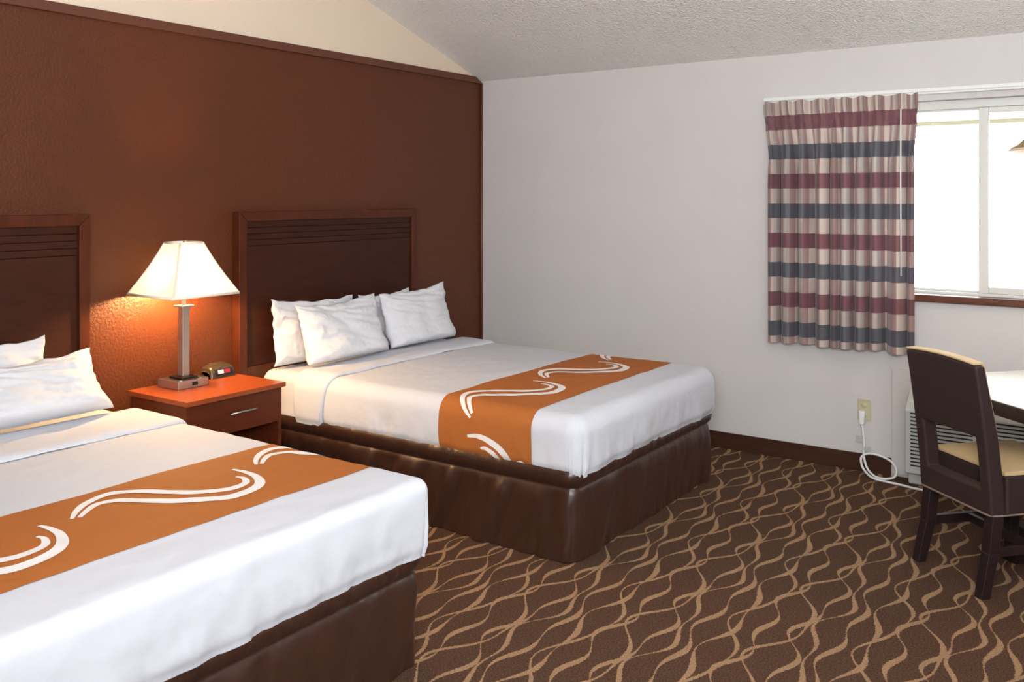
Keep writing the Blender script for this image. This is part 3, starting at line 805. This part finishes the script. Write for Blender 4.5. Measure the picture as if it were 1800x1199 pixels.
# beige layer on the sitting side of the back, carried over its top edge
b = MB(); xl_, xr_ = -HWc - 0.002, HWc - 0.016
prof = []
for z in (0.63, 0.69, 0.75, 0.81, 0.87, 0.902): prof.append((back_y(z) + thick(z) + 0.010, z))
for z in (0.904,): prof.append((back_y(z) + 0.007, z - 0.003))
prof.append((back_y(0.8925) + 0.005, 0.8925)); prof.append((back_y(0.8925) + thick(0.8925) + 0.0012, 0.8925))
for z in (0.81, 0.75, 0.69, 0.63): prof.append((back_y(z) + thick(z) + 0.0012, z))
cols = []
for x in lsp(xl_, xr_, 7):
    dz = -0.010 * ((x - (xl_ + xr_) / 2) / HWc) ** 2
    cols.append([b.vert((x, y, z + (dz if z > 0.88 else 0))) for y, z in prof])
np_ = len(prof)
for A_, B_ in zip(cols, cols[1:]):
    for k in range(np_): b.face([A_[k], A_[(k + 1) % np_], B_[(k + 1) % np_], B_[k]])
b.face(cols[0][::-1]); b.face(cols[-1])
o = b.obj('beige_back_layer', M['beige'], ch, bevel=0.004, seg=2, angle=50); o['label'] = 'beige layer on the sitting side of the chair back'
b = MB()
b.box(-HWc, HWc, 0.0675, 0.455, 0.31, 0.458)
b.obj('seat', M['chair'], ch, bevel=0.012, seg=3)
b = MB(); b.box(-HWc + 0.008, HWc - 0.008, 0.0675, 0.447, 0.4585, 0.474)  # seat top coloured beige, paler than the brown sides
st_ = b.obj('seat_cushion', M['beige'], ch, bevel=0.007, seg=4); st_['label'] = 'beige coloured seat cushion'
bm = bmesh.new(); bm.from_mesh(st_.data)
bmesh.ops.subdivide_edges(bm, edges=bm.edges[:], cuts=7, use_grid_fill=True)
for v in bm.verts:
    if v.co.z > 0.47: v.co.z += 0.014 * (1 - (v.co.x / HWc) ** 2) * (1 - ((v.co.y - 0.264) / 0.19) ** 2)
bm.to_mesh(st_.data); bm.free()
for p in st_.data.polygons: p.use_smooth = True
b = MB(); rr = 0.03
loop = []
for cx_, cy_, a0 in ((HWc - rr, 0.455 - rr, 0), (-HWc + rr, 0.455 - rr, PI / 2), (-HWc + rr, rr, PI), (HWc - rr, rr, 1.5 * PI)):
    for k in range(7):
        a = a0 + PI / 2 * k / 6; loop.append((cx_ + (rr + 0.001) * math.cos(a), cy_ + (rr + 0.001) * math.sin(a), 0.313))
b.tube(loop, 0.004, 8, closed=True); b.obj('piping', M['piping'], ch)
for sx in (-1, 1):
    b = MB(); b.post((sx * 0.184, -0.022, 0.0), (sx * 0.180, 0.018, 0.17), 0.040, 0.046); b.post((sx * 0.180, 0.018, 0.17), (sx * 0.180, 0.036, 0.309), 0.046, 0.048)
    b.obj('leg', M['dark_wood'], ch, bevel=0.003)
    b = MB(); b.post((sx * 0.182, 0.425, 0.0), (sx * 0.180, 0.425, 0.309), 0.038, 0.048); b.obj('leg', M['dark_wood'], ch, bevel=0.003)
    b = MB(); b.box(sx * 0.180 - 0.011, sx * 0.180 + 0.011, 0.02, 0.41, 0.150, 0.188); b.obj('stretcher', M['dark_wood'], ch, bevel=0.002)
b = MB(); b.box(-0.175, 0.175, 0.20, 0.222, 0.152, 0.186); b.obj('stretcher', M['dark_wood'], ch, bevel=0.002)

# ------------------------------------------------------------------ table
tb = thing('dining_table', 'square table with pale top and dark edge in front of the window', 'table', (3.065, -0.786, 0.0), CH_R, local=True)
TS, TZ = 0.86, 0.70
b = MB(); b.box(0, TS, 0, TS, TZ - 0.006, TZ); b.obj('tabletop', M['table_top'], tb, bevel=0.002)
b = MB(); b.box(-0.003, TS + 0.003, -0.003, TS + 0.003, TZ - 0.062, TZ - 0.0062); b.obj('table_edge', M['table_edge'], tb, bevel=0.006, seg=3)
b = MB(); b.post((TS / 2, TS / 2, 0.04), (TS / 2, TS / 2, TZ - 0.0625), 0.10, 0.10); b.obj('pedestal', M['dark_wood'], tb, bevel=0.004)
b = MB(); b.box(TS / 2 - 0.29, TS / 2 + 0.29, TS / 2 - 0.04, TS / 2 + 0.04, 0, 0.05); b.box(TS / 2 - 0.04, TS / 2 + 0.04, TS / 2 - 0.29, TS / 2 + 0.29, 0, 0.0495)
b.obj('base', M['dark_wood'], tb, bevel=0.004)

# pendant lamp over the table
PX, PY, PZ = 3.735, -0.89, 1.715
pd = thing('pendant_lamp', 'bronze bell shaped pendant lamp hanging over the table by the window', 'lamp', (PX, PY, PZ))
prof = [(0.265, 0.0), (0.262, 0.008), (0.235, 0.022), (0.205, 0.05), (0.175, 0.10), (0.150, 0.145), (0.120, 0.18), (0.07, 0.205), (0.03, 0.215), (0.02, 0.235)]
b = MB(); b.lathe([(r, PZ + z) for r, z in prof], (PX, PY), 56)
b.lathe([(r - 0.003, PZ + z - 0.003) for r, z in prof[::-1]], (PX, PY), 56, 1)
psd = b.obj('pendant_shade', [M['pendant'], M['pendant_in']], pd)
b = MB(); b.tube([(PX + 0.265 * math.cos(a), PY + 0.265 * math.sin(a), PZ) for a in lsp(0, 2 * PI * 55 / 56, 56)], 0.0045, 8, closed=True); b.obj('rim', M['pendant_in'], psd)
b = MB(); b.tube([(PX, PY, PZ + 0.23), (PX, PY, ceil_z(PY) - 0.001)], 0.005, 8); b.obj('hanging_cord', M['dark_metal'], pd)
b = MB(); b.lathe([(0.055, ceil_z(PY) + 0.012), (0.052, ceil_z(PY) - 0.03), (0.0005, ceil_z(PY) - 0.034)], (PX, PY), 24); b.obj('ceiling_rose', M['pendant'], pd)
b = MB(); b.lathe([(0.016, PZ + 0.205), (0.016, PZ + 0.16), (0.03, PZ + 0.12), (0.028, PZ + 0.09), (0.0005, PZ + 0.07)], (PX, PY), 16); b.obj('bulb', M['pendant_bulb'], pd)

# ------------------------------------------------------------------ light
w = bpy.data.worlds.new('World'); SC.world = w; w.use_nodes = True
bg = w.node_tree.nodes['Background']; bg.inputs[0].default_value = (0.90, 0.95, 1.0, 1); bg.inputs[1].default_value = 16.0
def area(name, loc, target, sx, sy, power, col, portal=False):
    L = bpy.data.lights.new(name, 'AREA'); L.shape = 'RECTANGLE'; L.size = sx; L.size_y = sy; L.energy = power; L.color = col
    o = bpy.data.objects.new(name, L); COL.objects.link(o); o.location = loc
    o.rotation_euler = (Vector(target) - Vector(loc)).to_track_quat('-Z', 'Y').to_euler()
    if portal: L.cycles.is_portal = True
    return o
area('window_portal', (3.245, 0.125, 1.5), (3.245, -1, 1.5), 1.9, 1.05, 1, (1, 1, 1), True)
area('side_fill_light', (5.52, -4.9, 1.35), (0.0, -3.6, 1.0), 1.3, 1.7, 38, (0.88, 0.94, 1.0))  # added cool fill off to the right; no door stands there
area('camera_bounce_light', (4.25, -5.75, 2.0), (1.8, -2.4, 0.8), 0.5, 0.4, 21, (0.93, 0.96, 1.0))
area('ceiling_fill_light', (4.1, -5.4, 1.95), (3.3, -3.4, 3.45), 1.2, 1.2, 190, (0.92, 0.96, 1.0))  # added unseen fill aimed up to brighten the ceiling; no lamp stands there

# ------------------------------------------------------------------ camera
cam = bpy.data.cameras.new('Camera'); co = bpy.data.objects.new('Camera', cam); COL.objects.link(co)
co.location = (3.9717, -5.287, 1.5196); co.rotation_euler = (PI / 2, 0, 0.6108)
cam.sensor_fit = 'HORIZONTAL'; cam.sensor_width = 36.0; cam.lens = 1611.089 / 1800 * 36.0
cam.shift_y = (346.19 - 599.5) / 1800.0
cam.clip_start = 0.05; SC.camera = co
vs = SC.view_settings; SC.display_settings.display_device = 'sRGB'
vs.view_transform = 'Standard'; vs.look = 'None'; vs.exposure = 0.07; vs.gamma = 1.0; vs.use_curve_mapping = False
SC.cycles.use_denoising = True; SC.cycles.max_bounces = 8; SC.cycles.diffuse_bounces = 5
SC.cycles.sample_clamp_indirect = 6.0
for o in bpy.data.objects:
    for k in ('_org', '_local'):
        if k in o: del o[k]
